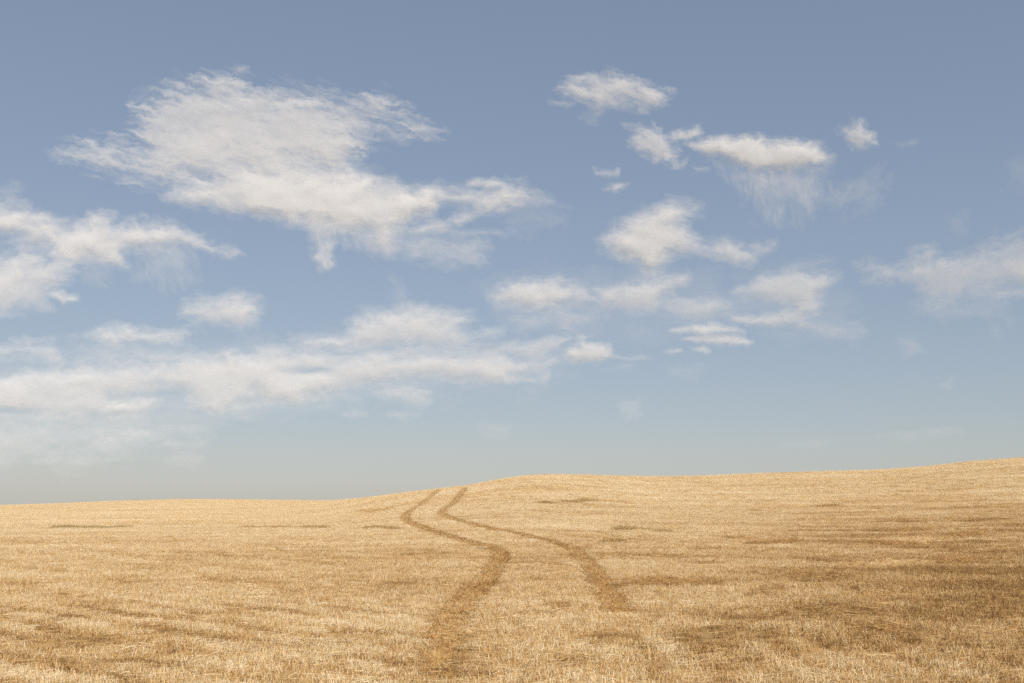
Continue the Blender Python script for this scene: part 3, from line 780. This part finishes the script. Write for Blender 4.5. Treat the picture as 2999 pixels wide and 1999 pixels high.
track(P_left, "left tyre track, bending round and running down towards the bottom centre", 21)
track(P_right, "right tyre track, keeping to the right of its twin down the slope", 22)

# ------------------------------------------------------------------ beds of fallen straw
for i, (P, w, label, t) in enumerate(SWATHS):
    r = np.random.default_rng(500 + i)
    Ln = np.linalg.norm(np.diff(P, axis=0), axis=1).sum()
    far = np.hypot(*P.mean(0))
    n = int(np.clip(Ln * w * (620 if t >= 0 else 240), 120, 6000))
    p, a, off, q = along(P, n, w, r)
    taper = np.sqrt(np.clip(np.minimum(q, 1 - q) * 6, .05, 1)); c_ = p
    keep = np.abs(off) < taper * (.75 + .3 * vnoise(p[:, 0] / .4, p[:, 1] / .4, 60 + i)); p, a = p[keep], a[keep]; n = len(p)
    aa = a + r.normal(0, .35 if t else .5, n) + np.where(r.uniform(0, 1, n) < .5, np.pi, 0)
    up = r.uniform(-.03, .3, n) + (r.uniform(0, 1, n) < .25) * r.uniform(0, .7, n)
    dr = unit(np.column_stack([np.cos(aa), np.sin(aa), up]))
    l = r.uniform(.10, .36, n)
    base = np.column_stack([p, ground_z(p[:, 0], p[:, 1]) + r.uniform(0, .07 if t >= 0 else .10, n)])
    base -= dr * (l * .4)[:, None] * np.array([1, 1, 0])
    be = np.column_stack([r.normal(0, .06, (n, 2)), -r.uniform(0, .05, n)])
    sh = np.clip(r.normal(.42, .14, n), .05, .95)
    wd = r.uniform(.0035, .006, n) * (1 + max(0, far - 15) / 40)
    v, f, s_ = stems(base, dr, l, wd, be, sh, r)
    o = mesh_obj("straw_bed", v, f, {1: m_dark, 0: m_gold, -1: m_pale}[t], s_)
    tag(o, label, "fallen straw", "beds of fallen straw")

# ------------------------------------------------------------------ weeds
def weed_material(g):
    m, nt, out = mat("weed_stalk")
    at = nt.nodes.new("ShaderNodeAttribute"); at.attribute_name = "shade"
    k = ramp(nt, [(0, (.26, .14, .045)), (.5, tuple(np.array((.52, .31, .11)) * (1 - g) + np.array((.46, .35, .15)) * g)), (1, (.62, .44, .22))], at.outputs["Fac"])
    d = nt.nodes.new("ShaderNodeBsdfPrincipled"); d.inputs["Roughness"].default_value = .7
    nt.links.new(k, d.inputs["Base Color"]); nt.links.new(d.outputs[0], out.inputs["Surface"])
    return m
for i, (P, w, label, g) in enumerate(WEEDS):
    r = np.random.default_rng(700 + i)
    Ln = np.linalg.norm(np.diff(P, axis=0), axis=1).sum()
    nb = int(np.clip(Ln * (w + .2) * 50, 70, 460)); p, a, off, q = along(P, nb, w, r)
    parts = []
    size = .6 + .5 * vnoise(p[:, 0] / 1.5, p[:, 1] / 1.5, 40 + i) + .3 * r.uniform(0, 1, nb)
    size *= np.clip(np.minimum(q, 1 - q) * 8, .5, 1)
    for j in range(nb):
        m_ = 16; hh = np.clip(size[j], .2, 1.2)
        b = np.tile([p[j, 0], p[j, 1], 0.0], (m_, 1)); b[:, :2] += r.normal(0, .2, (m_, 2)); b[:, 2] = ground_z(b[:, 0], b[:, 1]) - .02
        dr = unit(np.column_stack([r.normal(0, .42, (m_, 2)), np.ones(m_)]))
        l = r.uniform(.15, .30, m_) * hh
        be = np.column_stack([r.normal(0, .06, (m_, 2)), -r.uniform(0, .05, m_)])
        parts.append(stems(b, dr, l, r.uniform(.008, .016, m_), be, np.clip(r.normal(.42, .2, m_), 0, 1), r))
    v, f, s_ = merge(parts)
    o = mesh_obj("weed_strip", v, f, weed_material(g), s_)
    tag(o, label, "weeds", "weed strips in the stubble")
# ------------------------------------------------------------------ clouds: closed bodies far off, opacity from their own density
def cloud_material():
    m, nt, out = mat("cloud_vapour")
    at = nt.nodes.new("ShaderNodeAttribute"); at.attribute_name = "shade"
    tr = nt.nodes.new("ShaderNodeBsdfTransparent")
    di = nt.nodes.new("ShaderNodeBsdfDiffuse"); di.inputs["Color"].default_value = (.655, .64, .63, 1)
    tl = nt.nodes.new("ShaderNodeBsdfTranslucent"); tl.inputs["Color"].default_value = (.655, .64, .63, 1)
    w = nt.nodes.new("ShaderNodeMixShader"); w.inputs[0].default_value = .45
    nt.links.new(di.outputs[0], w.inputs[1]); nt.links.new(tl.outputs[0], w.inputs[2])
    mx = nt.nodes.new("ShaderNodeMixShader")
    nt.links.new(at.outputs["Fac"], mx.inputs[0]); nt.links.new(tr.outputs[0], mx.inputs[1]); nt.links.new(w.outputs[0], mx.inputs[2])
    nt.links.new(mx.outputs[0], out.inputs["Surface"])
    return m
m_cloud = cloud_material()

def blur(a, n, axis):
    k = np.ones(n) / n
    return np.apply_along_axis(lambda r: np.convolve(np.pad(r, n // 2, mode="edge"), k, mode="valid"), axis, a)
STEP = 3.0
for k, spec in enumerate(CLOUDS):
    label, R = spec[0], spec[1]
    U, V, dens = cloud_density(spec, k, STEP)
    cell = np.maximum.reduce([dens[:-1, :-1], dens[:-1, 1:], dens[1:, :-1], dens[1:, 1:]]) > .035
    d = ray(U, V)
    vm = (V.min() + V.max()) / 2
    dist = R * (1 - .5 * (V - vm) / F)                                # the body leans with its layer
    P = d * dist[..., None]
    c0 = P.reshape(-1, 3)[(dens.ravel() > .1)].mean(0)
    ax = c0 / np.linalg.norm(c0)
    soft = dens.copy()
    for _ in range(3):
        soft = blur(blur(soft, 9, 0), 13, 1)
    lump = fbm(U / 120.0, V / 75.0, 2, 3000 + k)
    th = (.002 + .0042 * soft * (1 + .35 * lump)) * R
    front = P - ax * th[..., None]; back = P + ax * (th * .7)[..., None]
    h, w = dens.shape; idx = np.arange(h * w).reshape(h, w)
    q = np.stack([idx[:-1, :-1], idx[:-1, 1:], idx[1:, 1:], idx[1:, :-1]], -1)[cell]
    q = q[:, ::-1]
    fr = q[:, ::-1]
    # rim: edges used once
    e = np.concatenate([fr[:, [0, 1]], fr[:, [1, 2]], fr[:, [2, 3]], fr[:, [3, 0]]])
    key = np.sort(e, 1); code = key[:, 0].astype(np.int64) * (h * w) + key[:, 1]
    uq, inv, cnt = np.unique(code, return_inverse=True, return_counts=True)
    rim = e[cnt[inv] == 1]
    n0 = h * w
    faces = np.concatenate([fr, q + n0, np.stack([rim[:, 1], rim[:, 0], rim[:, 0] + n0, rim[:, 1] + n0], -1)])
    verts = np.concatenate([front.reshape(-1, 3), back.reshape(-1, 3)])
    verts[:, 2] += EYE
    al = 1 - np.sqrt(1 - np.clip(dens.ravel(), 0, .98))
    al = np.concatenate([al, al])
    used = np.unique(faces); remap = np.full(2 * n0, -1); remap[used] = np.arange(len(used))
    o = mesh_obj("cloud", verts[used], remap[faces], m_cloud, al[used], smooth=True)
    tag(o, label, "cloud", "white clouds in the sky")
    o.visible_shadow = True

# ------------------------------------------------------------------ light
SUN_EL, SUN_AZ = math.radians(44), math.radians(158)                  # azimuth from +Y towards +X: behind, to the right
sd = np.array([math.sin(SUN_AZ) * math.cos(SUN_EL), math.cos(SUN_AZ) * math.cos(SUN_EL), math.sin(SUN_EL)])
ld = bpy.data.lights.new("sun", "SUN"); ld.energy = 5.0; ld.angle = math.radians(.53); ld.color = (1, .95, .87)
lo = bpy.data.objects.new("sun", ld); col.objects.link(lo)
from mathutils import Vector
lo.rotation_euler = Vector(sd).to_track_quat("Z", "Y").to_euler(); lo.location = (20, -20, 60)

w = bpy.data.worlds.new("World"); scene.world = w; w.use_nodes = True
nt = w.node_tree; nt.nodes.clear()
wo = nt.nodes.new("ShaderNodeOutputWorld"); bg = nt.nodes.new("ShaderNodeBackground")
sk = nt.nodes.new("ShaderNodeTexSky"); sk.sky_type = "NISHITA"; sk.sun_disc = False
sk.sun_elevation = SUN_EL; sk.sun_rotation = SUN_AZ
sk.altitude = 0; sk.air_density = 1.15; sk.dust_density = .25; sk.ozone_density = 1.0
ga = nt.nodes.new("ShaderNodeGamma"); ga.inputs["Gamma"].default_value = .485      # softer, hazier sky
nt.links.new(sk.outputs[0], ga.inputs["Color"])
mu = nt.nodes.new("ShaderNodeMix"); mu.data_type = "RGBA"; mu.blend_type = "MULTIPLY"; mu.inputs["Factor"].default_value = 1
nt.links.new(ga.outputs[0], mu.inputs[6]); mu.inputs[7].default_value = (1.18, 1.25, 1.41, 1)
nt.links.new(mu.outputs[2], bg.inputs["Color"])
bg.inputs["Strength"].default_value = .118
nt.links.new(bg.outputs[0], wo.inputs["Surface"])

# ------------------------------------------------------------------ camera and view
cd = bpy.data.cameras.new("camera"); cam = bpy.data.objects.new("camera", cd); col.objects.link(cam)
cd.sensor_width = 36; cd.lens = 35; cd.clip_start = .1; cd.clip_end = 100000
cam.location = (0, 0, EYE); cam.rotation_euler = (math.pi / 2 + PITCH, 0, 0)
scene.camera = cam
scene.render.resolution_x, scene.render.resolution_y = 1024, 683
vs = scene.view_settings
scene.display_settings.display_device = "sRGB"
vs.view_transform = "Standard"; vs.look = "None"; vs.exposure = 0.35; vs.gamma = 1
scene.render.engine = "CYCLES"
cy = scene.cycles
cy.use_denoising = False
cy.max_bounces = 8; cy.diffuse_bounces = 4; cy.transparent_max_bounces = 48
